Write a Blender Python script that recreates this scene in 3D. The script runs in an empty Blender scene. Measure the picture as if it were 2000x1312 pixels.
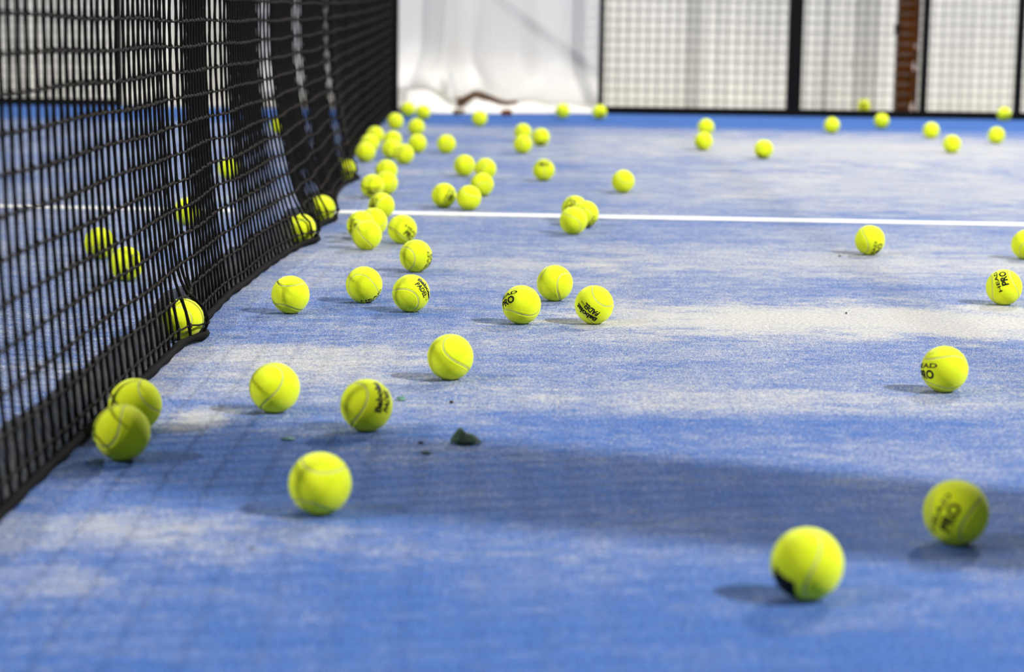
import bpy, bmesh, math, random
from mathutils import Vector, Quaternion, Matrix, Euler
random.seed(7)
D = bpy.data
C = bpy.context.scene.collection
R_BALL = 0.033

# ---------------------------------------------------------------- camera
cam = D.cameras.new('camera')
cam_ob = D.objects.new('camera', cam)
C.objects.link(cam_ob)
cam.sensor_width = 36.0
cam.lens = 4065.0 / 2000.0 * 36.0
cam.clip_start, cam.clip_end = 0.05, 200
PITCH = math.atan((656 - 15) / 4065.0)
m = Matrix.Rotation(math.pi / 2 - PITCH, 4, 'X') @ Matrix.Rotation(0.015, 4, 'Z')
m.translation = (0, 0, 0.527)
cam_ob.matrix_world = m
cam.dof.use_dof = True
cam.dof.focus_distance = 3.45
cam.dof.aperture_fstop = 4.4
bpy.context.scene.camera = cam_ob

# ---------------------------------------------------------------- light of the hall
sc = bpy.context.scene
sc.view_settings.view_transform = 'Standard'
sc.view_settings.look = 'None'
sc.view_settings.gamma = 1.0
sc.view_settings.use_curve_mapping = False
sc.view_settings.exposure = 0.18
w = D.worlds.new('hall_light'); sc.world = w; w.use_nodes = True
w.node_tree.nodes['Background'].inputs[0].default_value = (0.93, 0.96, 1.0, 1)
w.node_tree.nodes['Background'].inputs[1].default_value = 0.085


def lamp(name, loc, aim, power, size, col=(1, 1, 1), spread=180):
    l = D.lights.new(name, 'AREA'); l.shape = 'DISK'; l.size = size; l.energy = power; l.color = col; l.spread = math.radians(spread)
    o = D.objects.new(name, l); C.objects.link(o)
    o.location = loc
    o.rotation_euler = (Vector(aim) - Vector(loc)).to_track_quat('-Z', 'Y').to_euler()


# floodlights on the masts round the court: right near, right far, left near, left far, one in the roof
lamp('floodlight', (6.2, 0.2, 5.6), (0.4, 4.6, 0), 850, 0.34, (1, 0.98, 0.94))
lamp('floodlight', (3.8, 10.1, 5.0), (0.2, 3.0, 0), 400, 0.42, (1, 0.98, 0.95))
lamp('floodlight', (-7.3, 0.2, 5.6), (0.0, 4.0, 0), 470, 0.20, (1, 0.98, 0.94))
lamp('floodlight', (-4.2, 10.1, 5.0), (-0.2, 3.0, 0), 110, 0.36, (1, 0.98, 0.95))
lamp('roof_lamp', (0.6, 5.2, 7.5), (0.6, 5.6, 0), 60, 1.6, (1, 0.99, 0.97))
lamp('wall_fill_lamp', (-1.0, 10.5, 4.6), (-1.0, 11.6, 1.4), 20, 0.5, (1, 0.99, 0.97), 80)  # this pair is added fill, only to brighten the back wall
lamp('wall_fill_lamp', (2.6, 10.5, 4.6), (2.6, 11.6, 1.4), 20, 0.5, (1, 0.99, 0.97), 80)


# ---------------------------------------------------------------- helpers
def tag(o, label=None, cat=None, group=None, kind=None):
    if label: o['label'] = label
    if cat: o['category'] = cat
    if group: o['group'] = group
    if kind: o['kind'] = kind
    return o


def link(name, mesh, parent=None, mats=()):
    o = D.objects.new(name, mesh); C.objects.link(o)
    if parent: o.parent = parent
    for mt in mats:
        if mt.name not in [x.name for x in mesh.materials if x]: mesh.materials.append(mt)
    return o


def empty(name, loc=(0, 0, 0)):
    o = D.objects.new(name, None); C.objects.link(o); o.location = loc
    o.empty_display_size = 0.1
    return o


def mesh_from(name, verts, faces, smooth=False):
    me = D.meshes.new(name)
    me.from_pydata(verts, [], faces)
    me.update()
    if smooth:
        me.polygons.foreach_set('use_smooth', [True] * len(me.polygons))
    return me


def bm_mesh(name, bm, smooth=False):
    me = D.meshes.new(name); bm.to_mesh(me); bm.free()
    if smooth:
        me.polygons.foreach_set('use_smooth', [True] * len(me.polygons))
    return me


def add_box(bm, x0, x1, y0, y1, z0, z1, bevel=0.0):
    mt = Matrix.Translation(((x0 + x1) / 2, (y0 + y1) / 2, (z0 + z1) / 2)) @ Matrix.Diagonal((x1 - x0, y1 - y0, z1 - z0, 1))
    r = bmesh.ops.create_cube(bm, size=1, matrix=mt)
    if bevel:
        es = list({e for v in r['verts'] for e in v.link_edges})
        bmesh.ops.bevel(bm, geom=es, offset=bevel, segments=2, affect='EDGES')


def box_obj(name, dims, mat, parent=None, bevel=0.0):
    bm = bmesh.new(); add_box(bm, *dims, bevel=bevel)
    return link(name, bm_mesh(name, bm), parent, [mat])


def tube_data(pts, rads, sides=5, verts=None, faces=None, cap=True):
    """append a tube along pts (list of Vector) to verts/faces"""
    verts = [] if verts is None else verts
    faces = [] if faces is None else faces
    n = len(pts); base = len(verts)
    for i, p in enumerate(pts):
        t = (pts[min(i + 1, n - 1)] - pts[max(i - 1, 0)]).normalized()
        ref = Vector((0, 0, 1)) if abs(t.z) < 0.8 else Vector((1, 0, 0))
        a = t.cross(ref).normalized(); b = t.cross(a)
        r = rads[i] if hasattr(rads, '__len__') else rads
        for k in range(sides):
            an = 2 * math.pi * k / sides
            v = p + (a * math.cos(an) + b * math.sin(an)) * r
            verts.append((v.x, v.y, v.z))
    for i in range(n - 1):
        for k in range(sides):
            k2 = (k + 1) % sides
            faces.append((base + i * sides + k, base + i * sides + k2, base + (i + 1) * sides + k2, base + (i + 1) * sides + k))
    if cap:
        faces.append(tuple(base + k for k in range(sides))[::-1])
        faces.append(tuple(base + (n - 1) * sides + k for k in range(sides)))
    return verts, faces


def interp(x, xs, ys):
    if x <= xs[0]: return ys[0]
    for i in range(len(xs) - 1):
        if x <= xs[i + 1]:
            t = (x - xs[i]) / (xs[i + 1] - xs[i])
            return ys[i] + (ys[i + 1] - ys[i]) * t
    return ys[-1]


def sinterp(x, xs, ys):
    """Catmull-Rom through the table, so the net hangs in a smooth sheet"""
    n = len(xs)
    if x <= xs[0]: return ys[0]
    if x >= xs[-1]: return ys[-1]
    i = max(k for k in range(n - 1) if xs[k] <= x)
    t = (x - xs[i]) / (xs[i + 1] - xs[i])
    def sl(k):
        if k <= 0: return (ys[1] - ys[0]) / (xs[1] - xs[0])
        if k >= n - 1: return (ys[-1] - ys[-2]) / (xs[-1] - xs[-2])
        return (ys[k + 1] - ys[k - 1]) / (xs[k + 1] - xs[k - 1])
    hh = xs[i + 1] - xs[i]; m0, m1 = sl(i) * hh, sl(i + 1) * hh
    t2, t3 = t * t, t * t * t
    return (2 * t3 - 3 * t2 + 1) * ys[i] + (t3 - 2 * t2 + t) * m0 + (-2 * t3 + 3 * t2) * ys[i + 1] + (t3 - t2) * m1


# sand drifts on the turf: centre x, y, half sizes, thickness
SAND_BIAS = -0.09
SAND = [
    (0.62, 3.58, 0.52, 0.19, 0.95), (0.75, 4.45, 0.55, 0.30, 0.40), (1.25, 6.4, 0.7, 0.8, 0.45), (1.3, 8.1, 1.1, 0.95, 0.50),
    (-0.30, 3.08, 0.20, 0.14, 0.45), (0.35, 2.81, 0.38, 0.09, 0.28), (-0.40, 2.04, 0.20, 0.09, 0.45), (-0.44, 1.86, 0.07, 0.08, 0.4),
    (-0.35, 4.4, 0.12, 0.37, 0.30), (0.0, 4.3, 0.24, 0.13, 0.30), (-0.10, 2.42, 0.13, 0.07, 0.20), (-0.40, 2.62, 0.04, 0.08, 0.55),
    (0.10, 1.62, 0.6, 0.16, -0.30), (0.30, 2.62, 0.5, 0.10, -0.22), (-0.35, 2.35, 0.13, 0.16, -0.10),
]


# ---------------------------------------------------------------- materials
class Nodes:
    def __init__(self, name):
        self.m = D.materials.new(name); self.m.use_nodes = True
        self.t = self.m.node_tree; self.b = self.t.nodes['Principled BSDF']
        self.co = None

    def n(self, typ, **kw):
        nd = self.t.nodes.new(typ)
        for k, v in kw.items():
            setattr(nd, k, v)
        return nd

    def l(self, a, b): self.t.links.new(a, b)

    def coord(self, kind='Object'):
        if not self.co: self.co = self.n('ShaderNodeTexCoord')
        return self.co.outputs[kind]

    def mapping(self, vec, scale=(1, 1, 1), loc=(0, 0, 0)):
        mp = self.n('ShaderNodeMapping'); mp.inputs['Scale'].default_value = scale; mp.inputs['Location'].default_value = loc
        self.l(vec, mp.inputs['Vector']); return mp.outputs[0]

    def noise(self, vec, scale, detail=2, rough=0.5, dist=0.0):
        nz = self.n('ShaderNodeTexNoise'); nz.inputs['Scale'].default_value = scale
        nz.inputs['Detail'].default_value = detail; nz.inputs['Roughness'].default_value = rough
        nz.inputs['Distortion'].default_value = dist
        self.l(vec, nz.inputs['Vector']); return nz.outputs[0]

    def math(self, op, a, b=None, clamp=False):
        nd = self.n('ShaderNodeMath', operation=op); nd.use_clamp = clamp
        for i, v in enumerate((a, b)):
            if v is None: continue
            if isinstance(v, (int, float)): nd.inputs[i].default_value = v
            else: self.l(v, nd.inputs[i])
        return nd.outputs[0]

    def remap(self, v, a, b, c=0.0, d=1.0, smooth=False):
        nd = self.n('ShaderNodeMapRange'); nd.clamp = True
        if smooth: nd.interpolation_type = 'SMOOTHSTEP'
        self.l(v, nd.inputs[0])
        for i, x in zip((1, 2, 3, 4), (a, b, c, d)): nd.inputs[i].default_value = x
        return nd.outputs[0]

    def mix(self, fac, a, b):
        nd = self.n('ShaderNodeMix', data_type='RGBA')
        for sock, v in ((nd.inputs[0], fac), (nd.inputs[6], a), (nd.inputs[7], b)):
            if isinstance(v, (int, float)): sock.default_value = v
            elif isinstance(v, tuple): sock.default_value = (*v, 1)
            else: self.l(v, sock)
        return nd.outputs[2]

    def bump(self, h, strength=0.3, dist=0.001):
        nd = self.n('ShaderNodeBump'); nd.inputs['Strength'].default_value = strength; nd.inputs['Distance'].default_value = dist
        self.l(h, nd.inputs['Height']); self.l(nd.outputs[0], self.b.inputs['Normal'])

    def base(self, c):
        if isinstance(c, tuple): self.b.inputs['Base Color'].default_value = (*c, 1)
        else: self.l(c, self.b.inputs['Base Color'])

    def set(self, **kw):
        for k, v in kw.items(): self.b.inputs[k.replace('_', ' ')].default_value = v


def simple(name, col, rough=0.6, scale=30, var=0.25, metal=0.0, bump=0.0, spec=0.5):
    N = Nodes(name)
    nz = N.noise(N.coord(), scale, 4)
    f = N.remap(nz, 0.3, 0.7)
    lo = tuple(c * (1 - var) for c in col); hi = tuple(min(1, c * (1 + var)) for c in col)
    N.base(N.mix(f, lo, hi))
    N.set(Roughness=rough, Metallic=metal)
    N.b.inputs['Specular IOR Level'].default_value = spec
    if bump: N.bump(nz, bump, 0.002)
    return N.m


def turf_material():
    N = Nodes('blue_sanded_turf')
    co = N.coord()
    fl = N.mapping(co, (1, 1, 0))
    # where the silica sand lies thick: drifts swept along and across the court
    big = N.noise(N.mapping(fl, (0.7, 1.3, 1)), 1.8, 5, 0.62)
    mid = N.noise(N.mapping(fl, (1.0, 1.8, 1), (3, 7, 0)), 6.5, 5, 0.65, 0.4)
    fine = N.noise(N.mapping(fl, (1.0, 1.15, 1), (9, 2, 0)), 42.0, 3, 0.6)
    streak = N.noise(N.mapping(fl, (1.0, 2.6, 1), (1, 4, 0)), 14.0, 4, 0.65)
    s = N.math('MULTIPLY', N.math('SUBTRACT', big, 0.5), 1.15)
    s = N.math('ADD', s, N.math('MULTIPLY', N.math('SUBTRACT', mid, 0.5), 1.0))
    s = N.math('ADD', s, N.math('MULTIPLY', N.math('SUBTRACT', streak, 0.5), 0.7))
    s = N.math('ADD', s, N.math('MULTIPLY', N.math('SUBTRACT', fine, 0.5), 0.9))
    s = N.math('ADD', s, SAND_BIAS)
    wob = N.noise(N.mapping(fl, (1, 1.5, 1)), 7.0, 4, 0.65)
    for (cx, cy, rx, ry, amp) in SAND:
        mp = N.mapping(fl, (1 / rx, 1 / ry, 1), (-cx / rx, -cy / ry, 0))
        ln = N.n('ShaderNodeVectorMath', operation='LENGTH'); N.l(mp, ln.inputs[0])
        d = N.math('ADD', ln.outputs['Value'], N.math('MULTIPLY', N.math('SUBTRACT', wob, 0.5), 2.6))
        s = N.math('ADD', s, N.remap(d, 1.5, 0.3, 0.0, amp, True))
    # the strip along the side fence is swept clean
    sep = N.n('ShaderNodeSeparateXYZ'); N.l(co, sep.inputs[0])
    s = N.math('SUBTRACT', s, N.remap(sep.outputs['Y'], 9.1, 10.0, 0.0, 1.1, True))
    s = N.math('SUBTRACT', s, N.remap(sep.outputs['Y'], 2.9, 2.2, 0.0, 0.34, True))
    grain = N.noise(fl, 430.0, 2, 0.7)
    grain2 = N.noise(N.mapping(fl, (1, 1, 1), (5, 5, 0)), 150.0, 2, 0.6)
    g = N.math('ADD', N.math('MULTIPLY', N.math('SUBTRACT', grain, 0.5), 4.2), N.math('MULTIPLY', N.math('SUBTRACT', grain2, 0.5), 1.1))
    f = N.remap(N.math('ADD', s, g), -0.34, 0.54, 0.0, 1.0)
    tuft = N.noise(N.mapping(fl, (1, 1, 1), (2, 8, 0)), 260.0, 2, 0.6)
    blue = N.mix(N.remap(tuft, 0.38, 0.62), (0.016, 0.060, 0.26), (0.070, 0.20, 0.57))
    sand = N.mix(N.remap(grain2, 0.3, 0.7), (0.44, 0.435, 0.42), (0.67, 0.66, 0.63))
    N.base(N.mix(f, blue, sand))
    N.set(Roughness=0.85)
    N.b.inputs['Specular IOR Level'].default_value = 0.25
    h = N.math('ADD', grain, N.math('MULTIPLY', tuft, 0.8))
    N.bump(h, 0.6, 0.004)
    return N.m


def felt_material():
    N = Nodes('optic_yellow_felt')
    co = N.coord()
    a = N.noise(co, 60, 4, 0.6); b = N.noise(co, 900, 2, 0.6)
    col = N.mix(N.remap(a, 0.3, 0.7), (0.80, 0.93, 0.012), (0.92, 1.0, 0.020))
    col = N.mix(N.remap(b, 0.35, 0.75, 0.0, 0.35), col, (0.62, 0.84, 0.003))
    N.base(col)
    N.set(Roughness=0.92)
    N.b.inputs['Specular IOR Level'].default_value = 0.15
    N.b.inputs['Sheen Weight'].default_value = 0.40
    N.b.inputs['Sheen Roughness'].default_value = 0.5
    N.b.inputs['Sheen Tint'].default_value = (0.95, 1.0, 0.6, 1)
    N.bump(N.math('ADD', b, N.math('MULTIPLY', a, 0.4)), 0.35, 0.0015)
    return N.m


# ---------------------------------------------------------------- ball positions, orientations, stamps
BALLS = [
(1, [0.2712, 1.836, 0.033], [0.9671, -0.125, 0.2213, 0.0078], [('block', [0.253, 0.902, -0.329, -0.119])]),
(2, [0.4494, 2.0417, 0.033], [0.3719, 0.8322, 0.1398, -0.3868], [('head', [0.437, -0.256, 0.031, 0.862])]),
(3, [-0.1987, 2.1277, 0.033], [0.2615, -0.1509, 0.7182, 0.6269], []),
(4, [-0.4523, 2.3739, 0.033], [0.6062, -0.2691, 0.2927, 0.6888], []),
(5, [-0.4675, 2.5437, 0.033], [0.5981, -0.7893, 0.1292, 0.0518], []),
(6, [-0.3092, 2.6737, 0.033], [0.9177, 0.1011, 0.3837, 0.0205], []),
(7, [-0.1811, 2.5632, 0.033], [0.0968, 0.307, -0.218, 0.9213], [('babolat', [0.902, -0.008, -0.156, -0.402])]),
(8, [-0.0877, 2.9362, 0.033], [0.2054, 0.4717, 0.7101, 0.4807], []),
(9, [0.6112, 2.8969, 0.033], [0.1963, -0.6232, -0.351, 0.6707], [('head', [0.297, -0.068, -0.003, 0.952])]),
(10, [0.9043, 3.8008, 0.033], [0.0605, 0.4248, 0.8455, 0.3179], [('head', [0.111, 0.913, 0.364, -0.146])]),
(11, [0.7861, 4.5695, 0.033], [0.074, 0.4662, -0.7785, 0.4136], [('head', [0.915, 0.02, 0.01, -0.402])]),
(12, [1.1214, 4.5268, 0.033], [0.7691, 0.1117, -0.5372, 0.3277], []),
(13, [0.0152, 3.4782, 0.033], [0.1922, -0.7844, 0.0778, -0.5846], [('head', [0.054, -0.966, -0.206, -0.144])]),
(14, [0.0766, 3.7635, 0.033], [0.5923, 0.1628, -0.3756, 0.694], []),
(15, [0.1383, 3.4901, 0.033], [0.7432, -0.6615, 0.0369, -0.0936], [('babolat', [0.092, 0.337, -0.933, -0.086])]),
(16, [-0.3834, 3.5582, 0.033], [0.7308, 0.5716, -0.3581, 0.1046], []),
(17, [-0.2669, 3.7029, 0.033], [0.8953, -0.0093, -0.3145, 0.3153], [('head', [0.264, 0.942, -0.17, -0.122])]),
(18, [-0.1774, 3.5994, 0.033], [0.7476, 0.5278, 0.3443, 0.2095], [('babolat', [0.917, -0.073, 0.01, -0.393])]),
(19, [-0.1955, 4.1495, 0.033], [0.2623, -0.0402, -0.8346, -0.4828], [('head', [0.101, -0.77, -0.437, 0.453])]),
(20, [-0.3203, 4.5234, 0.033], [0.3071, -0.5834, 0.7038, -0.2646], []),
(21, [-0.25, 4.6506, 0.033], [0.0683, -0.3965, -0.1822, 0.8972], [('head', [0.262, -0.746, 0.372, 0.486])]),
(22, [-0.3477, 4.72, 0.033], [0.475, -0.7889, -0.1613, 0.3549], [('head', [0.089, 0.522, -0.52, -0.67])]),
(23, [-0.325, 4.7979, 0.033], [0.4946, -0.4077, -0.3971, -0.6569], []),
(24, [-0.332, 5.2011, 0.033], [0.0621, 0.4064, 0.3487, 0.8423], [('head', [0.161, -0.857, -0.419, -0.254])]),
(25, [-0.3939, 5.7667, 0.033], [0.672, 0.5136, -0.4301, 0.3157], [('head', [0.816, 0.243, 0.036, -0.524])]),
(26, [-0.3623, 5.875, 0.033], [0.7655, -0.479, 0.1912, 0.3847], []),
(27, [-0.3891, 6.3191, 0.033], [0.4052, 0.0447, 0.8222, 0.3973], []),
(28, [-0.374, 7.0383, 0.033], [0.0298, 0.5971, 0.4102, 0.6887], []),
(29, [-0.4319, 7.2833, 0.033], [0.5305, 0.7954, 0.2831, 0.0765], []),
(30, [-0.4547, 7.7611, 0.033], [0.8292, -0.1566, -0.4665, -0.265], []),
(31, [-0.5089, 7.1098, 0.033], [0.5961, 0.2354, -0.7507, -0.1605], []),
(32, [-0.5371, 8.0231, 0.033], [0.2062, 0.2339, -0.2839, 0.9067], []),
(33, [-0.5184, 9.0298, 0.033], [0.6545, 0.4148, 0.3716, 0.5114], []),
(34, [-0.4077, 8.6113, 0.033], [0.3499, 0.7561, 0.4279, -0.3504], []),
(35, [-0.3553, 7.5923, 0.033], [0.3815, 0.3863, -0.0892, -0.835], []),
(36, [-0.4336, 9.8331, 0.033], [0.04, 0.2088, -0.7288, -0.6509], []),
(37, [-0.5187, 10.1057, 0.033], [0.3197, 0.5109, 0.7615, -0.2384], []),
(38, [-0.2495, 7.5851, 0.033], [0.2371, 0.6707, -0.3898, 0.5848], []),
(39, [-0.1602, 9.3627, 0.033], [0.4877, -0.6195, 0.1604, 0.5938], []),
(40, [0.2299, 10.1578, 0.033], [0.4796, -0.2637, 0.4116, 0.7287], []),
(41, [0.4071, 10.1112, 0.033], [0.2985, -0.4518, -0.817, 0.1983], [('head', [0.162, 0.574, -0.029, -0.802])]),
(42, [0.0309, 8.3661, 0.033], [0.4823, -0.0123, -0.3534, -0.8015], []),
(43, [0.0289, 7.638, 0.033], [0.1699, -0.6106, 0.7429, 0.2152], []),
(44, [0.0993, 8.0662, 0.033], [0.4976, 0.4766, -0.6697, 0.2773], [('head', [0.662, 0.25, 0.102, -0.7])]),
(45, [-0.1584, 6.5731, 0.033], [0.1691, -0.342, 0.9154, 0.1286], []),
(46, [-0.0901, 6.4387, 0.033], [0.6112, -0.3019, 0.094, -0.7256], []),
(47, [-0.091, 5.8717, 0.033], [0.3049, -0.8035, -0.4264, -0.282], []),
(48, [-0.1863, 5.5142, 0.033], [0.3016, -0.5506, -0.7714, 0.1039], [('head', [0.018, 0.886, 0.003, -0.463])]),
(49, [-0.1188, 5.4575, 0.033], [0.7185, 0.4926, -0.3585, -0.3354], []),
(50, [0.0904, 6.4327, 0.033], [0.0453, -0.0136, 0.2794, -0.959], [('head', [0.038, -0.044, -0.072, -0.996])]),
(51, [0.3164, 6.0513, 0.033], [0.0377, 0.2463, 0.8337, -0.4928], []),
(52, [0.1411, 4.9025, 0.033], [0.5635, 0.2033, -0.5743, -0.558], []),
(53, [0.1741, 5.0623, 0.033], [0.2332, 0.2214, -0.8665, -0.3818], [('head', [0.361, 0.461, 0.599, -0.546])]),
(54, [0.1516, 5.1965, 0.033], [0.3074, -0.9295, -0.0118, 0.2033], [('head', [0.009, 0.711, -0.513, -0.481])]),
(55, [0.8159, 8.9342, 0.033], [0.1162, 0.4019, 0.8948, -0.1559], []),
(56, [0.7196, 7.9634, 0.033], [0.5721, -0.3812, -0.0407, 0.7251], []),
(57, [0.9013, 7.5538, 0.033], [0.2144, -0.734, 0.4121, 0.4955], [('head', [0.678, -0.54, 0.468, -0.175])]),
(58, [1.398, 9.227, 0.033], [0.9455, 0.1623, -0.237, 0.1535], []),
(59, [1.8731, 11.2463, 0.033], [0.3819, -0.8129, 0.1713, -0.405], []),
(60, [1.6939, 9.6657, 0.033], [0.0255, -0.0128, -0.8242, 0.5656], []),
(61, [1.7801, 8.9381, 0.033], [0.3514, -0.8755, -0.1809, 0.2779], []),
(62, [1.679, 8.0196, 0.033], [0.8073, 0.465, 0.0547, -0.3592], []),
(63, [1.9932, 8.648, 0.033], [0.5804, -0.6299, -0.37, -0.3598], []),
(64, [2.4586, 10.5232, 0.033], [0.0989, 0.2832, -0.0179, -0.9538], [('head', [0.038, -0.25, -0.746, -0.616])]),
(65, [-0.5218, 3.2596, 0.033], [0.4258, 0.1792, -0.8228, -0.331], []),
(66, [-0.8574, 4.2907, 0.033], [0.2297, -0.4044, 0.7572, 0.4587], []),
(67, [-0.7399, 3.955, 0.033], [0.7622, 0.069, 0.1968, -0.6128], []),
(68, [-0.7843, 4.9845, 0.033], [0.837, -0.4318, -0.0549, 0.3316], []),
(69, [-0.4759, 4.6402, 0.033], [0.688, -0.3985, 0.6027, -0.0679], []),
(70, [-0.4725, 5.1114, 0.033], [0.7492, 0.348, -0.5579, -0.0795], []),
(71, [-0.5187, 6.3547, 0.033], [0.617, 0.2296, 0.7104, -0.2486], []),
(72, [-0.9735, 8.6106, 0.033], [0.7984, -0.1565, 0.4905, -0.3121], []),
(73, [-0.8682, 6.3268, 0.033], [0.1322, 0.8342, -0.3583, -0.3979], []),
(74, [-0.5249, 7.5385, 0.033], [0.2521, 0.4439, 0.3233, 0.7968], []),
]
LABELS = {
1:"yellow ball nearest the camera, with a dark block stamp low on its left",
2:"yellow ball with blurred stamp, half in the shadow band at far right",
3:"yellow ball with a curved seam across its top, front left of the shadow band",
4:"yellow ball with a looped seam, front one of the pair touching the net",
5:"yellow ball crossed by net shadow, rear one of the pair touching the net",
6:"yellow ball with an S-shaped seam, next right of the net pair",
7:"yellow ball with lettering up its right side, left of the crumpled leaf",
8:"yellow ball with a dark seam curling to its lower right, alone mid court",
9:"yellow ball lettered at its left edge, alone before the broad sand drift",
10:"yellow ball lettered upward, on the broad sand drift at the right edge",
11:"yellow ball with a dark mark at its foot, just before the white line at right",
12:"yellow ball cut off by the right edge of the picture, before the white line",
13:"yellow ball lettered at upper left, left one of the trio in mid court",
14:"yellow ball with a vertical seam, rear one of the trio in mid court",
15:"yellow ball lettered upside down, right one of the trio in mid court",
16:"yellow ball with a seam across its top, closest to the net edge mid court",
17:"yellow ball with an arched seam and dark mark at lower right, mid court",
18:"yellow ball with a bent seam and small print at upper right, mid court",
19:"plain yellow ball with a mark at right, behind the ball with small print",
20:"front yellow ball of the trio by the net, just before the white line",
21:"yellow ball with a dark patch at its right, beside the stack before the line",
22:"yellow ball with a dark stamp on its left, hidden behind the front ball",
23:"yellow ball at the back of the trio before the line, overlapping the white line",
24:"yellow ball just beyond the white line's left end",
25:"yellow ball with a dark smudge on its front, beyond the white line near the net",
26:"yellow ball half hidden right behind the dark-smudged ball near the net",
27:"yellow ball rear one of the column of three near the net",
28:"large yellow ball at the front right of the dense cluster by the net",
29:"shaded yellow ball in the middle of the dense cluster by the net",
30:"yellow ball at the upper right of the dense cluster by the net",
31:"yellow ball at the lower left of the dense cluster, against the net",
32:"yellow ball at the top left of the dense cluster, against the net",
33:"separate yellow ball just above the dense cluster, by the net",
34:"yellow ball under the pair at the net post",
35:"yellow ball right of the dense cluster, below the column by the net post",
36:"yellow ball right one of the pair at the foot of the net post",
37:"yellow ball left one of the pair, touching the foot of the net post",
38:"lone yellow ball right of the dense cluster, before the gateway",
39:"lone yellow ball in the blue strip before the crumpled white sheet",
40:"small yellow ball against the white sheet, left of the thin black post",
41:"yellow ball at the foot of the thin black post",
42:"yellow ball at the back of the far trio before the gateway",
43:"yellow ball at the front left of the far trio before the gateway",
44:"yellow ball with a dark stamp below, right one of the far trio",
45:"yellow ball left one of the touching pair beyond the white line",
46:"yellow ball right one of the touching pair beyond the white line",
47:"yellow ball just in front of the touching pair beyond the white line",
48:"yellow ball with dark spots, left one of two beside the white line",
49:"plain yellow ball right one of two beside the white line",
50:"lone yellow ball marked on top, between the pair and the thin black post",
51:"lone plain yellow ball beyond the white line in the middle of the picture",
52:"front yellow ball of the trio sitting across the white line",
53:"right yellow ball of the trio sitting across the white line",
54:"rear left yellow ball of the trio sitting across the white line",
55:"upper yellow ball of the far pair before the first mesh panel",
56:"lower yellow ball of the far pair before the first mesh panel",
57:"yellow ball with a dark stamp below, before the thick black post",
58:"yellow ball on the swept strip right of the thick black post",
59:"small yellow ball lying outside, behind the mesh fence",
60:"yellow ball close to the bottom rail, left of the brown column",
61:"yellow ball on pale sand below the narrow mesh panel, left one of two",
62:"yellow ball on pale sand below the narrow mesh panel, nearer one of two",
63:"yellow ball at far right on the sand, before the ball at the fence",
64:"yellow ball with a dark spot against the fence rail at far right",
65:"yellow ball pressed into the near foot of the net from behind",
66:"yellow ball beyond the net, upper left one of the two seen through its near half",
67:"yellow ball beyond the net, lower right one of the two seen through its near half",
68:"yellow ball beyond the net, partly hidden by the dense fold",
69:"yellow ball bulging the net foot just before the white line",
70:"yellow ball bulging the net foot at the white line's end",
71:"yellow ball pressed into the net foot beyond the white line",
72:"yellow ball beyond the net, seen high through its middle gap",
73:"yellow ball beyond the net, barely visible through the dark folds",
74:"yellow ball squeezed between the top left and lower left balls of the cluster",
}

M_TURF = turf_material()
M_FELT = felt_material()
M_SEAM = simple('seam_rubber', (0.60, 0.64, 0.20), 0.75, 200, 0.12, spec=0.2)
M_INK = simple('stamp_ink', (0.006, 0.009, 0.006), 0.55, 300, 0.4, spec=0.2)
M_LINE = simple('white_line_paint', (0.86, 0.86, 0.85), 0.8, 60, 0.10, bump=0.3)
M_CORD = simple('black_net_cord', (0.0035, 0.0032, 0.003), 0.8, 400, 0.4, bump=0.4, spec=0.08)
M_KNOT = simple('net_knot', (0.030, 0.025, 0.022), 0.8, 500, 0.4, bump=0.4, spec=0.15)
M_ROW = simple('toplit_net_cord', (0.010, 0.009, 0.008), 0.8, 400, 0.4, bump=0.4, spec=0.12)  # black cord made lighter to imitate top light on the horizontal cords
M_STEEL = simple('black_painted_steel', (0.0025, 0.003, 0.0027), 0.6, 25, 0.3, spec=0.12)
M_WIRE = simple('black_wire', (0.012, 0.013, 0.012), 0.5, 40, 0.2)
M_BROWN = simple('rust_brown_paint', (0.070, 0.020, 0.0003), 0.8, 14, 0.3, bump=0.2, spec=0.08)
M_CHIP = simple('bare_primer', (0.62, 0.50, 0.46), 0.8, 40, 0.2)
M_GREEN = simple('crumpled_green', (0.035, 0.075, 0.045), 0.8, 90, 0.5, bump=0.5)
M_PALEGREEN = simple('pale_green', (0.16, 0.34, 0.27), 0.8, 90, 0.3)
M_DIRT = simple('dark_dirt', (0.035, 0.018, 0.012), 0.9, 120, 0.5)
M_TIMBER = simple('brown_timber', (0.40, 0.25, 0.17), 0.8, 8, 0.4, bump=0.3)
M_DIRT2 = simple('dry_earth', (0.26, 0.19, 0.10), 0.9, 60, 0.4)
M_RUST = simple('orange_rust', (0.24, 0.075, 0.015), 0.85, 20, 0.4)
M_TAPE = simple('white_webbing', (0.75, 0.75, 0.74), 0.8, 50, 0.1)
M_FOAM = simple('navy_vinyl', (0.02, 0.03, 0.08), 0.5, 20, 0.2)


def sheet_material():
    N = Nodes('white_plastic_sheet')
    a = N.noise(N.mapping(N.coord(), (1, 1, 0.35)), 2.2, 3, 0.5)
    b = N.noise(N.coord(), 9, 4, 0.6)
    col = N.mix(N.remap(a, 0.35, 0.7), (0.74, 0.715, 0.675), (0.83, 0.81, 0.775))
    col = N.mix(N.remap(b, 0.62, 0.80, 0, 0.25), col, (0.70, 0.60, 0.55))
    N.base(col); N.set(Roughness=0.45)
    return N.m


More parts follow.
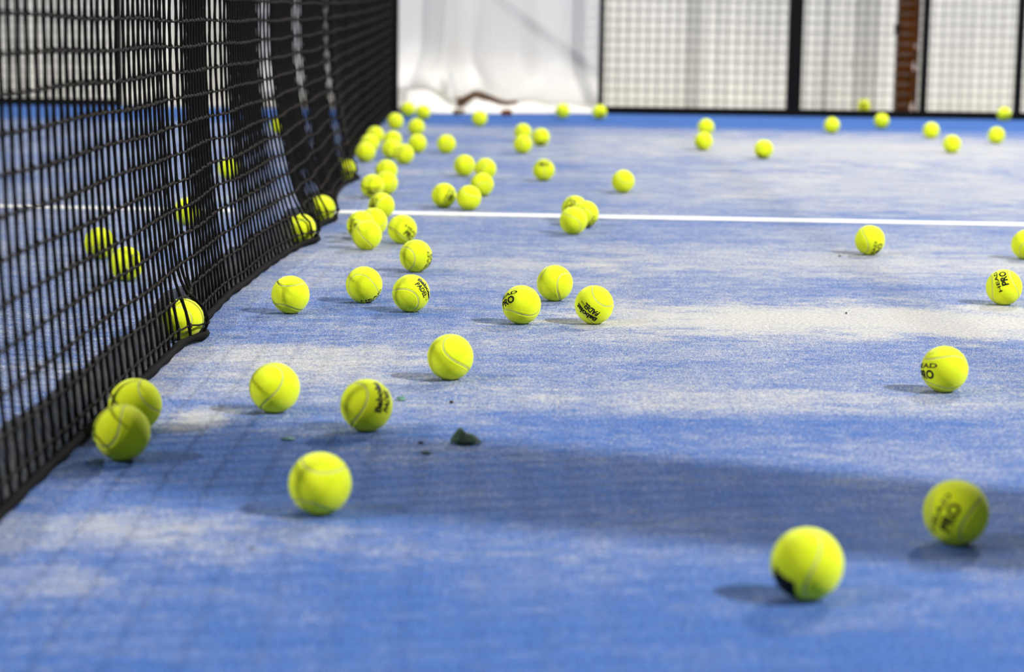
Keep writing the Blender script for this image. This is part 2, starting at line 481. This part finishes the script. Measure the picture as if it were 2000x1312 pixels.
def wall_material():
    N = Nodes('white_painted_wall')
    a = N.noise(N.mapping(N.coord(), (1, 1, 0.4)), 1.6, 4, 0.5)
    b = N.noise(N.coord(), 25, 3, 0.6)
    col = N.mix(N.remap(a, 0.35, 0.68), (0.66, 0.65, 0.61), (0.84, 0.83, 0.80))
    col = N.mix(N.remap(b, 0.66, 0.8, 0, 0.3), col, (0.55, 0.50, 0.40))
    N.base(col); N.set(Roughness=0.8)
    return N.m


def flap_material():
    N = Nodes('fine_black_mesh')
    mx = N.n('ShaderNodeMixShader'); tr = N.n('ShaderNodeBsdfTransparent')
    out = N.t.nodes['Material Output']
    nz = N.noise(N.mapping(N.coord(), (1, 1, 1.4)), 60, 4, 0.6)
    N.base(N.mix(N.remap(nz, 0.35, 0.7), (0.004, 0.004, 0.003), (0.060, 0.058, 0.046)))
    N.set(Roughness=0.9)
    N.l(N.remap(nz, 0.3, 0.7, 0.80, 0.97), mx.inputs[0])
    N.l(tr.outputs[0], mx.inputs[1]); N.l(N.b.outputs[0], mx.inputs[2])
    N.l(mx.outputs[0], out.inputs['Surface'])
    return N.m


M_SHEET = sheet_material(); M_WALL = wall_material(); M_FLAP = flap_material()
M_CONCRETE = simple('pale_concrete', (0.52, 0.50, 0.47), 0.9, 6, 0.15)

# ---------------------------------------------------------------- setting: court floor, ground beyond, far wall
floor = box_obj('floor', (-7.0, 8.0, -3.0, 10.72, -0.03, 0.0), M_TURF)
tag(floor, 'blue artificial turf court surface streaked with pale sand', kind='structure')
out = box_obj('floor', (-7.0, 8.0, 10.72, 11.75, -0.03, -0.004), M_CONCRETE)
tag(out, 'pale concrete ground between the fence and the white wall', kind='structure')
wall = box_obj('wall_back', (-7.0, 8.0, 11.60, 11.75, -0.004, 4.2), M_WALL)
tag(wall, 'white painted hall wall behind the mesh fence', kind='structure')
FENCE_Y = 10.64


def strip(name, p, q, width, z, mat, parent):
    p, q = Vector(p), Vector(q); d = (q - p).normalized(); nrm = Vector((-d.y, d.x)) * width / 2
    n = 24; v = []; f = []
    for i in range(n + 1):
        c = p.lerp(q, i / n)
        for s in (1, -1):
            e = c + nrm * s * (1 + 0.03 * math.sin(i * 5.3 + s))
            v.append((e.x, e.y, z))
    for i in range(n): f.append((2 * i, 2 * i + 1, 2 * i + 3, 2 * i + 2))
    return link(name, mesh_from(name, v, f), parent, [mat])


ln = strip('court_line', (-0.50, 5.352), (4.0, 5.19), 0.085, 0.0012, M_LINE, floor)
ln2 = strip('court_line', (-0.72, 5.345), (-6.5, 5.55), 0.085, 0.0012, M_LINE, floor)

# ---------------------------------------------------------------- the net
XT_Z = [0.0, 2.0, 3.5, 4.4, 5.2, 6.0, 7.0, 8.0, 10.6]
XT_X = [-0.530, -0.545, -0.550, -0.548, -0.556, -0.557, -0.576, -0.592, -0.622]
XB_Z = [0.0, 2.1, 2.6, 3.1, 3.5, 4.0, 4.36, 4.62, 4.85, 5.10, 5.4, 5.8, 6.1, 6.35, 6.65, 7.1, 7.5, 8.0, 9.0, 10.6]
XB_X = [-0.530, -0.524, -0.521, -0.513, -0.516, -0.506, -0.482, -0.458, -0.468, -0.455, -0.474, -0.498, -0.500, -0.490, -0.528, -0.562, -0.577, -0.590, -0.600, -0.622]
PH_Z = [1.7, 2.35, 2.85, 3.32, 3.80, 4.56, 5.33, 6.20, 7.1, 8.1, 9.2]
AM_Z = [2.0, 3.2, 3.5, 6.3, 6.9, 10.4]
AM_A = [0.0008, 0.0014, 0.0050, 0.0048, 0.0012, 0.001]
PUSH = [(-0.4757, 4.6404), (-0.4733, 5.1107), (-0.519, 6.355), (-0.522, 3.2599)]   # balls that lean into the net from behind


def net_x(y, hgt):
    xt, xb = sinterp(y, XT_Z, XT_X), sinterp(y, XB_Z, XB_X)
    t = min(1.0, hgt / 0.5); s = 1 - (1 - t) ** 2
    ph = interp(y, PH_Z, list(range(-3, 8)))
    pa = 2 * math.pi * ph + 0.25 * math.sin(3 * hgt + y)
    wv = interp(y, AM_Z, AM_A) * (math.sin(pa) + 0.35 * math.sin(2 * pa) + 0.12 * math.sin(3 * pa)) * (0.45 + 0.55 * min(1, hgt / 0.22))
    x = xb + (xt - xb) * s + wv
    for (bx, by) in PUSH:
        need = bx + R_BALL + 0.007 - (sinterp(by, XB_Z, XB_X) + 0.001)
        g = math.exp(-((y - by) / 0.055) ** 2) * math.exp(-((hgt - 0.03) / 0.048) ** 2)
        if need > 0: x += need * g
        rr = (R_BALL + 0.0075) ** 2 - (y - by) ** 2 - (hgt - R_BALL) ** 2
        if rr > 0: x = max(x, bx + math.sqrt(rr))
    return x


def row_h(k, y):
    if k == 0: return 0.009
    return 0.0418 * (k - 0.30) + 0.026 * ((y - 5.6) / 3.5) ** 2 * min(1.0, k / 9) + 0.0016 * math.sin(y * 9 + k)


net = empty('padel_net', (-0.57, 5.4, 0))
tag(net, 'black knotted padel net hanging along the left side of the blue court', 'net')
NET_INV = Vector((0.57, -5.4, 0))
Y0, Y1, PV = 0.45, 10.47, 0.0412
NCOL = int((Y1 - Y0) / PV); NROW = 21


def net_link(name, v, f, mat, parent=net):
    v = [(a + NET_INV.x, b + NET_INV.y, c) for a, b, c in v]
    return link(name, mesh_from(name, v, f, True), parent, [mat])


kv, kf = [], []
ico = bmesh.new(); bmesh.ops.create_icosphere(ico, subdivisions=1, radius=1.0)
ICO_V = [v.co.copy() for v in ico.verts]; ICO_F = [[v.index for v in fc.verts] for fc in ico.faces]; ico.free()
for i in range(NCOL + 1):
    y = Y0 + i * PV
    pts, rads = [], []
    jig = random.uniform(-0.0015, 0.0015)
    for k in range(NROW):
        h0, h1 = row_h(k, y), row_h(k + 1, y)
        zig = 0.0016 if (k + i) % 2 else -0.0016
        for t, rd in ((0.0, 0.0037), (0.16, 0.0030), (0.5, 0.0026), (0.84, 0.0030)):
            hh = h0 + (h1 - h0) * t
            yy = y + jig + zig * math.cos(t * math.pi)
            pts.append(Vector((net_x(yy, hh), yy, hh))); rads.append(rd)
    v, f = tube_data(pts, rads, 5)
    net_link('vertical_cord', v, f, M_CORD)
for k in range(1, NROW + 1):
    pts = []
    for i in range(NCOL + 1):
        y = Y0 + i * PV
        for t in (0.0, 0.5):
            if i == NCOL and t: continue
            yy = y + PV * t; hh = row_h(k, yy) - (0.0018 if t else 0.0) + (0.0012 if i % 2 else -0.0012) * (t == 0)
            pts.append(Vector((net_x(yy, hh) + 0.0012, yy, hh)))
        hh = row_h(k, y)
        c = Vector((net_x(y, hh) + 0.0022, y + 0.0012, hh))
        rx = random.uniform(0.9, 1.15)
        base = len(kv)
        tw = Matrix.Rotation(random.uniform(-0.5, 0.5) + 0.6, 3, 'X')
        for q in ICO_V:
            p = c + tw @ Vector((q.x * 0.0038 * rx, q.y * 0.0048 * rx, q.z * 0.0031 * rx))
            kv.append((p.x, p.y, p.z))
        for q in ICO_F: kf.append([base + j for j in q])
    v, f = tube_data(pts, 0.0016, 5)
    net_link('horizontal_cord', v, f, M_ROW)
tag(net_link('knots', kv, kf, M_KNOT), kind='stuff')
# bottom rope, the fine mesh flap tucked behind it, headband on its cable
pts = [Vector((net_x(Y0 + j * 0.03, 0.008) + 0.0045, Y0 + j * 0.03, 0.0085)) for j in range(int((Y1 - Y0) / 0.03) + 1)]
v, f = tube_data(pts, [0.0065 + 0.0012 * math.sin(j * 1.7) for j in range(len(pts))], 7)
net_link('bottom_rope', v, f, M_CORD)
v, f = [], []
n = int((Y1 - Y0) / 0.02)
for j in range(n + 1):
    y = Y0 + j * 0.02
    for q in range(5):
        hh = 0.066 * q / 4
        x = sinterp(y, XB_Z, XB_X) - 0.010 - 0.018 * (q / 4) + 0.0025 * math.sin(y * 40 + q) - 0.010 * math.sin(q / 4 * math.pi) * 0.3
        for (bx, by) in PUSH:
            dd = abs(y - by)
            if dd < 0.14: x = min(x, bx - 0.036 + 0.05 * max(0, dd - 0.05) / 0.09)
        v.append((x, y, hh + 0.001 + 0.004 * (q == 4) * math.sin(y * 23)))
for j in range(n):
    for q in range(4):
        a = j * 5 + q; f.append((a, a + 5, a + 6, a + 1))
net_link('bottom_flap', v, f, M_FLAP)
v, f = [], []
n = 60
for j in range(n + 1):
    y = Y0 + (Y1 - Y0) * j / n
    hh = row_h(NROW, y); x = net_x(y, 0.9)
    for dx, dz in ((-0.006, -0.01), (0.006, -0.01), (0.008, 0.045), (-0.008, 0.045)):
        v.append((x + dx, y, hh + dz))
for j in range(n):
    for q in range(4):
        f.append((4 * j + q, 4 * j + (q + 1) % 4, 4 * j + 4 + (q + 1) % 4, 4 * j + 4 + q))
net_link('headband', v, f, M_TAPE)


def net_post(x, y, label):
    p = empty('net_post', (x, y, 0))
    box_obj('post', (-0.04, 0.04, -0.04, 0.04, 0.012, 0.96), M_STEEL, p, 0.004)
    box_obj('base_plate', (-0.055, 0.055, -0.055, 0.055, 0.0, 0.012), M_STEEL, p, 0.002)
    box_obj('post_cap', (-0.043, 0.043, -0.043, 0.043, 0.96, 0.975), M_STEEL, p, 0.003)
    tag(p, label, 'post')


net_post(-0.632, 10.53, 'black square steel net post at the far end of the net')

# ---------------------------------------------------------------- mesh fence on the far side
def fence_panel(x0, x1, label, post_w, right_post=None, top=2.0):
    p = empty('fence_panel', (x0, FENCE_Y, 0))
    W = x1 - x0
    box_obj('post', (-post_w / 2, post_w / 2, 0, 0.05, 0, top), M_STEEL, p, 0.003)
    if right_post: box_obj('post', (W - right_post / 2, W + right_post / 2, 0, 0.05, 0, top), M_STEEL, p, 0.003)
    rw = (right_post or 0) / 2
    box_obj('bottom_rail', (post_w / 2, W - rw, 0.004, 0.046, 0.0, 0.038), M_STEEL, p, 0.002)
    box_obj('top_rail', (post_w / 2, W - rw, 0.004, 0.046, top - 0.04, top), M_STEEL, p, 0.002)
    v, f = [], []
    k = 0
    x = post_w / 2 + 0.02
    while x < W - rw - 0.005:
        tube_data([Vector((x, 0.025, 0.02)), Vector((x, 0.025, top - 0.03))], 0.0023, 4, v, f); x += 0.0505
    z = 0.07
    while z < top - 0.05:
        tube_data([Vector((post_w / 2, 0.021, z)), Vector((W - rw, 0.021, z))], 0.0023, 4, v, f); z += 0.0505
    o = link('welded_mesh', mesh_from('welded_mesh', v, f), p, [M_WIRE]); o['kind'] = 'stuff'
    tag(p, label, 'fence panel')
    return p


fence_panel(0.432, 1.378, 'black wire mesh fence panel between the thin and the thick black posts', 0.026)
fence_panel(1.415, 2.058, 'black wire mesh fence panel with the brown column behind it', 0.072)
fence_panel(2.075, 2.538, 'narrow black wire mesh fence panel right of the brown column', 0.032)
fence_panel(2.555, 3.60, 'black wire mesh fence panel at the right edge of the picture', 0.032, 0.03)
fence_panel(-3.60, -2.02, 'wire mesh fence panel seen through the net at far left', 0.07, 0.03)

# brown column behind the fence
col = empty('steel_column', (2.085, 11.2, 0))
tag(col, 'rust brown painted column behind the mesh fence', 'column')
box_obj('shaft', (-0.052, 0.052, -0.05, 0.05, 0.008, 3.9), M_BROWN, col, 0.006)
box_obj('base_plate', (-0.10, 0.10, -0.09, 0.09, -0.004, 0.008), M_DIRT, col, 0.002)
for (x0, z0, sx, sz) in ((0.030, 0.25, 0.022, 0.055), (0.034, 0.36, 0.018, 0.03), (0.028, 0.03, 0.024, 0.06)):
    bm = bmesh.new()
    vs = [bm.verts.new((x0 + sx * 0.5 * math.cos(a) * random.uniform(.7, 1.1), -0.0512, z0 + sz * 0.5 * math.sin(a) * random.uniform(.7, 1.1))) for a in [i * math.pi / 5 for i in range(10)]]
    bm.faces.new(vs)
    link('paint_chip', bm_mesh('paint_chip', bm), col, [M_CHIP])
box_obj('cable_clip', (-0.075, -0.052, -0.03, 0.0, 0.42, 0.47), M_DIRT, col, 0.003)

# ---------------------------------------------------------------- white plastic sheets in the open gateway
def grid_obj(name, xs, rows, fn, mat, thick=0.0015):
    v, f = [], []
    for i, x in enumerate(xs):
        for j in range(rows + 1):
            v.append(fn(x, j / rows))
    r = rows + 1
    for i in range(len(xs) - 1):
        for j in range(rows):
            f.append((i * r + j, (i + 1) * r + j, (i + 1) * r + j + 1, i * r + j + 1))
    o = link(name, mesh_from(name, v, f, True), None, [mat])
    md = o.modifiers.new('thickness', 'SOLIDIFY'); md.thickness = thick
    return o


HX = [-1.4, -0.60, -0.49, -0.40, -0.33, -0.28, -0.25, -0.20, -0.14, -0.09, -0.05, 0.02, 0.12, 0.25, 0.41, 0.46]
HZ = [0.06, 0.10, 0.122, 0.098, 0.082, 0.070, 0.085, 0.105, 0.085, 0.064, 0.052, 0.055, 0.050, 0.042, 0.036, 0.036]


def hang(x, t):
    hem = sinterp(x, HX, HZ)
    z = hem + (2.1 - hem) * (1 - t) ** 1.3
    fold = 0.045 * math.sin(x * 7.5 + 0.6) + 0.02 * math.sin(x * 17 + 2) + 0.01 * math.sin(x * 31)
    bel = math.exp(-((z - hem) / 0.12) ** 2)
    y = 10.86 + fold * (0.55 + 0.3 * math.sin(z * 4)) - 0.10 * bel - 0.05 * math.exp(-((x + 0.30) / 0.10) ** 2) * math.exp(-((z - 0.2) / 0.25) ** 2)
    return (x, y, z)


xs = [-1.38 + 1.82 * i / 150 for i in range(151)]
sh = grid_obj('plastic_sheet', xs, 48, hang, M_SHEET)
tag(sh, 'white plastic sheet hanging in the open gateway beside the net post', 'sheet')


def crumple(x, t):
    ridge = sinterp(x, HX, HZ) - 0.008 - 0.026 * math.exp(-((x + 0.13) / 0.09) ** 2) - 0.05 * math.exp(-((x + 0.30) / 0.10) ** 2)
    ridge = max(0.012, ridge + 0.004 * math.sin(x * 29))
    front = 10.36 + 0.26 * max(0.0, min(1.0, (x + 0.47) / 0.9)) + 0.012 * math.sin(x * 9)
    a = t * math.pi
    y = front + (10.80 - front) * t
    z = 0.004 + ridge * math.sin(a) ** 0.8 + 0.006 * math.sin(x * 37 + t * 9) * math.sin(a)
    return (x, y, z)


xs = [-0.55 + 0.97 * i / 110 for i in range(111)]
cr = grid_obj('plastic_sheet', xs, 16, crumple, M_SHEET)
tag(cr, 'white plastic sheet lying crumpled along the floor of the gateway', 'sheet')
st = box_obj('tape', (-0.342, -0.318, 10.665, 10.675, 0.072, 0.20), M_TAPE, sh, 0.002)


def lump(name, loc, size, mat, label, cat, rz=0, seed=1, sub=2, rough=0.35):
    rnd = random.Random(seed)
    bm = bmesh.new(); bmesh.ops.create_icosphere(bm, subdivisions=sub, radius=0.5)
    for vv in bm.verts:
        s = 1 + rnd.uniform(-rough, rough)
        vv.co = Vector((vv.co.x * s * size[0], vv.co.y * s * size[1], vv.co.z * s * size[2]))
    zmin = min(vv.co.z for vv in bm.verts)
    for vv in bm.verts: vv.co.z -= zmin
    o = link(name, bm_mesh(name, bm), None, [mat]); o.location = loc; o.rotation_euler.z = rz
    return tag(o, label, cat)


pl = box_obj('timber_plank', (-0.16, 0.16, -0.02, 0.02, 0, 0.115), M_TIMBER, None, 0.004)
pl.location = (-0.15, 11.02, -0.004); pl.rotation_euler = (0, 0, -0.05)
tag(pl, 'brown timber plank on edge behind the raised hem of the white sheet', 'plank')
lump('rusty_scrap', (-0.045, 10.27, 0.0), (0.055, 0.03, 0.034), M_RUST, 'orange rusty scrap lying before the middle of the crumpled white sheet', 'scrap', 0.1, 4, 2, 0.3)
lump('earth_clod', (-0.28, 10.27, 0.0), (0.06, 0.03, 0.030), M_DIRT2, 'brown clod of earth in front of the white sheet near the net post', 'clod', 0.1, 5, 2, 0.3)

# ---------------------------------------------------------------- scraps on the turf
def leaf_scrap():
    v, f = [], []
    nx, ny = 14, 8
    for i in range(nx + 1):
        u = i / nx
        for j in range(ny + 1):
            t = j / ny - 0.5
            wd = 0.024 * math.sin(math.pi * min(1, u * 0.85 + 0.15)) ** 0.7
            x = (u - 0.5) * 0.036
            z = 0.0025 + 0.0165 * math.exp(-((u - 0.28) / 0.22) ** 2) * (1 - (2 * t) ** 2) + 0.0085 * math.exp(-((u - 0.68) / 0.2) ** 2) * (1 - (2 * t) ** 2) + 0.0012 * math.sin(u * 25 + t * 14)
            v.append((x, t * wd, max(0.0008, z)))
    for i in range(nx):
        for j in range(ny):
            a = i * (ny + 1) + j; f.append((a, a + ny + 1, a + ny + 2, a + 1))
    o = link('crumpled_leaf', mesh_from('crumpled_leaf', v, f, True), None, [M_GREEN])
    md = o.modifiers.new('thickness', 'SOLIDIFY'); md.thickness = 0.0012; md.offset = 1
    o.location = (-0.054, 2.49, 0)
    tag(o, 'crumpled dark green leaf lying on the turf in front of the shadow band', 'leaf')


leaf_scrap()
lump('leaf_bit', (-0.148, 2.767, 0), (0.012, 0.010, 0.006), M_PALEGREEN, 'tiny pale green bit right of the ball stamped along its right side', 'scrap', 0.2, 11, 2)
lump('leaf_bit', (-0.273, 2.50, 0), (0.016, 0.012, 0.003), M_PALEGREEN, 'flat pale green bit on the turf left of the crumpled leaf', 'scrap', 0.1, 12, 2)
lump('soil_crumb', (-0.080, 2.752, 0), (0.006, 0.006, 0.005), M_DIRT, 'small reddish brown crumb on the turf behind the crumpled leaf', 'crumb', 0, 13, 1)
lump('soil_crumb', (-0.109, 2.489, 0), (0.007, 0.006, 0.0035), M_DIRT, 'dark crumb on the turf just left of the crumpled leaf', 'crumb', 0, 14, 1)
lump('leaf_bit', (-0.099, 2.43, 0), (0.014, 0.010, 0.003), M_GREEN, 'olive green bit lying before the crumpled leaf', 'scrap', 0.5, 15, 2)
lump('soil_crumb', (0.714, 4.525, 0), (0.008, 0.008, 0.004), M_DIRT, 'dark crumb on the sand left of the ball near the white line', 'crumb', 0, 16, 1)
lump('soil_crumb', (0.591, 3.649, 0), (0.004, 0.004, 0.004), M_DIRT, 'black speck on the broad pale sand drift', 'crumb', 0, 17, 1)
lump('soil_crumb', (-0.252, 1.979, 0), (0.006, 0.006, 0.003), M_DIRT, 'dark crumb on the pale sand nearest the camera at left', 'crumb', 0, 18, 1)

# ---------------------------------------------------------------- unseen padded column, added out of frame to cast the shadow band
dm = empty('shadow_caster', (1.50, 1.785, 0))
tag(dm, 'unseen padded column added right of the frame to cast the shadow band', 'shadow caster')
prof = [(0.0, 0.02), (0.135, 0.025), (0.15, 0.06), (0.15, 1.38), (0.147, 1.52), (0.125, 1.62), (0.08, 1.69), (0.0, 1.71)]
v, f = [], []
for r, z in prof:
    for k in range(24): v.append((r * math.cos(k * math.pi / 12), r * math.sin(k * math.pi / 12), z))
for j in range(len(prof) - 1):
    for k in range(24): f.append((j * 24 + k, j * 24 + (k + 1) % 24, (j + 1) * 24 + (k + 1) % 24, (j + 1) * 24 + k))
link('pad', mesh_from('pad', v, f, True), dm, [M_FOAM])
v, f = tube_data([Vector((0, 0, 0)), Vector((0, 0, 0.03))], 0.22, 28)
link('base', mesh_from('base', v, f), dm, [M_STEEL])

# ---------------------------------------------------------------- balls
TT = [2 * math.pi * i / 240 for i in range(240)]
SEAM = [Vector((0.75 * math.cos(t) + 0.25 * math.cos(3 * t), 0.75 * math.sin(t) - 0.25 * math.sin(3 * t), 2 * math.sqrt(0.1875) * math.sin(2 * t))) for t in TT]


def ball_mesh(sub):
    from mathutils.kdtree import KDTree
    kd = KDTree(len(SEAM))
    for i, p in enumerate(SEAM): kd.insert(p, i)
    kd.balance()
    bm = bmesh.new(); bmesh.ops.create_icosphere(bm, subdivisions=sub, radius=1.0)
    rnd = random.Random(3)
    for vv in bm.verts:
        d = kd.find(vv.co)[2] * R_BALL
        g = 0.0010 * math.exp(-(d / 0.0014) ** 4) - 0.00030 * math.exp(-((d - 0.0032) / 0.0013) ** 2)
        vv.co = vv.co.normalized() * (R_BALL - g - 0.0001 + rnd.uniform(-0.00008, 0.00008))
    return bm_mesh('tennis_ball', bm, True)


def seam_mesh():
    n = len(SEAM); v, f = [], []
    for i in range(n):
        p = SEAM[i]; t = (SEAM[(i + 1) % n] - SEAM[i - 1]).normalized(); s = p.cross(t).normalized()
        for off, h in ((-0.0013, -0.0009), (-0.0009, -0.00035), (0.0009, -0.00035), (0.0013, -0.0009)):
            q = p * (R_BALL + h) + s * off
            v.append(tuple(q))
    for i in range(n):
        j = (i + 1) % n
        for k in range(3): f.append((4 * i + k, 4 * j + k, 4 * j + k + 1, 4 * i + k + 1))
    return mesh_from('seam', v, f, True)


def text_polys(txt, height, sx, x, y, bold, shear=0.0):
    cu = D.curves.new('txt', 'FONT'); cu.body = txt; cu.size = height / 0.72; cu.offset = bold; cu.shear = shear
    cu.align_x = 'CENTER'; cu.resolution_u = 4; cu.fill_mode = 'FRONT'
    o = D.objects.new('txt', cu); C.objects.link(o)
    bpy.context.view_layer.update()
    me = D.meshes.new_from_object(o.evaluated_get(bpy.context.evaluated_depsgraph_get()))
    D.objects.remove(o); D.curves.remove(cu)
    for vv in me.vertices: vv.co.x = vv.co.x * sx + x; vv.co.y = vv.co.y + y
    return me


def stamp_mesh(name, items, poly=None):
    bm = bmesh.new()
    for it in items:
        me = text_polys(*it); bm.from_mesh(me); D.meshes.remove(me)
    if poly:
        bm.faces.new([bm.verts.new((x, y, 0)) for x, y in poly])
    bmesh.ops.triangulate(bm, faces=bm.faces[:])
    for _ in range(5):
        es = [e for e in bm.edges if e.calc_length() > 0.0022]
        if not es: break
        bmesh.ops.subdivide_edges(bm, edges=es, cuts=1)
        bmesh.ops.triangulate(bm, faces=bm.faces[:])
    for vv in bm.verts:
        rho = math.hypot(vv.co.x, vv.co.y); th = rho / R_BALL
        rr = R_BALL + 0.00022
        if rho < 1e-7: vv.co = Vector((0, 0, rr)); continue
        vv.co = Vector((math.sin(th) * vv.co.x / rho, math.sin(th) * vv.co.y / rho, math.cos(th))) * rr
    return bm_mesh('stamp', bm)


STAMP = {
    'head': stamp_mesh('head', [('HEAD', 0.0068, 1.9, 0, 0.0018, 0.00022), ('PRO', 0.0122, 0.98, 0.0015, -0.0135, 0.0007)]),
    'babolat': stamp_mesh('babolat', [('Babolat', 0.0094, 1.12, 0, 0.0012, 0.0006), ('PADEL', 0.0094, 0.80, -0.0045, -0.0112, 0.0005, 0.2), ('TOUR', 0.0034, 1.0, 0.0140, -0.0072, 0.0)]),
    'block': stamp_mesh('block', [], [(-0.016, 0.014), (0.011, 0.0085), (0.010, -0.016), (-0.016, -0.016)]),
}
for me in STAMP.values(): me.materials.append(M_INK)
BALL_NEAR, BALL_FAR, SEAM_ME = ball_mesh(6), ball_mesh(5), seam_mesh()
for me in (BALL_NEAR, BALL_FAR): me.materials.append(M_FELT)
SEAM_ME.materials.append(M_SEAM)
first_ball = first_seam = None
for (num, pos, q, stamps) in BALLS:
    label = LABELS[num]
    if first_ball is None:
        b = first_ball = link('tennis_ball', BALL_NEAR); s = first_seam = link('seam', SEAM_ME)
    else:
        b = first_ball.copy(); s = first_seam.copy()
        C.objects.link(b); C.objects.link(s)
    b.data = BALL_NEAR if pos[1] < 6.0 else BALL_FAR
    k = 1 + 0.07 * max(0.0, min(1.0, (pos[1] - 5.5) / 3))   # far balls enlarged to imitate the spread of bright, blurred highlights
    b.scale = (k, k, k)
    b.location = (pos[0], pos[1], R_BALL * k - 0.0008)   # pressed a little into the pile
    b.rotation_mode = 'QUATERNION'; b.rotation_quaternion = q
    tag(b, label, 'ball', 'yellow balls scattered over the court')
    s.parent = b; s.matrix_parent_inverse = Matrix.Identity(4)
    for kind, sq in stamps:
        so = D.objects.new('stamp', STAMP[kind]); C.objects.link(so); so.parent = b
        so.rotation_mode = 'QUATERNION'; so.rotation_quaternion = sq
        so['label'] = 'black printed stamp'
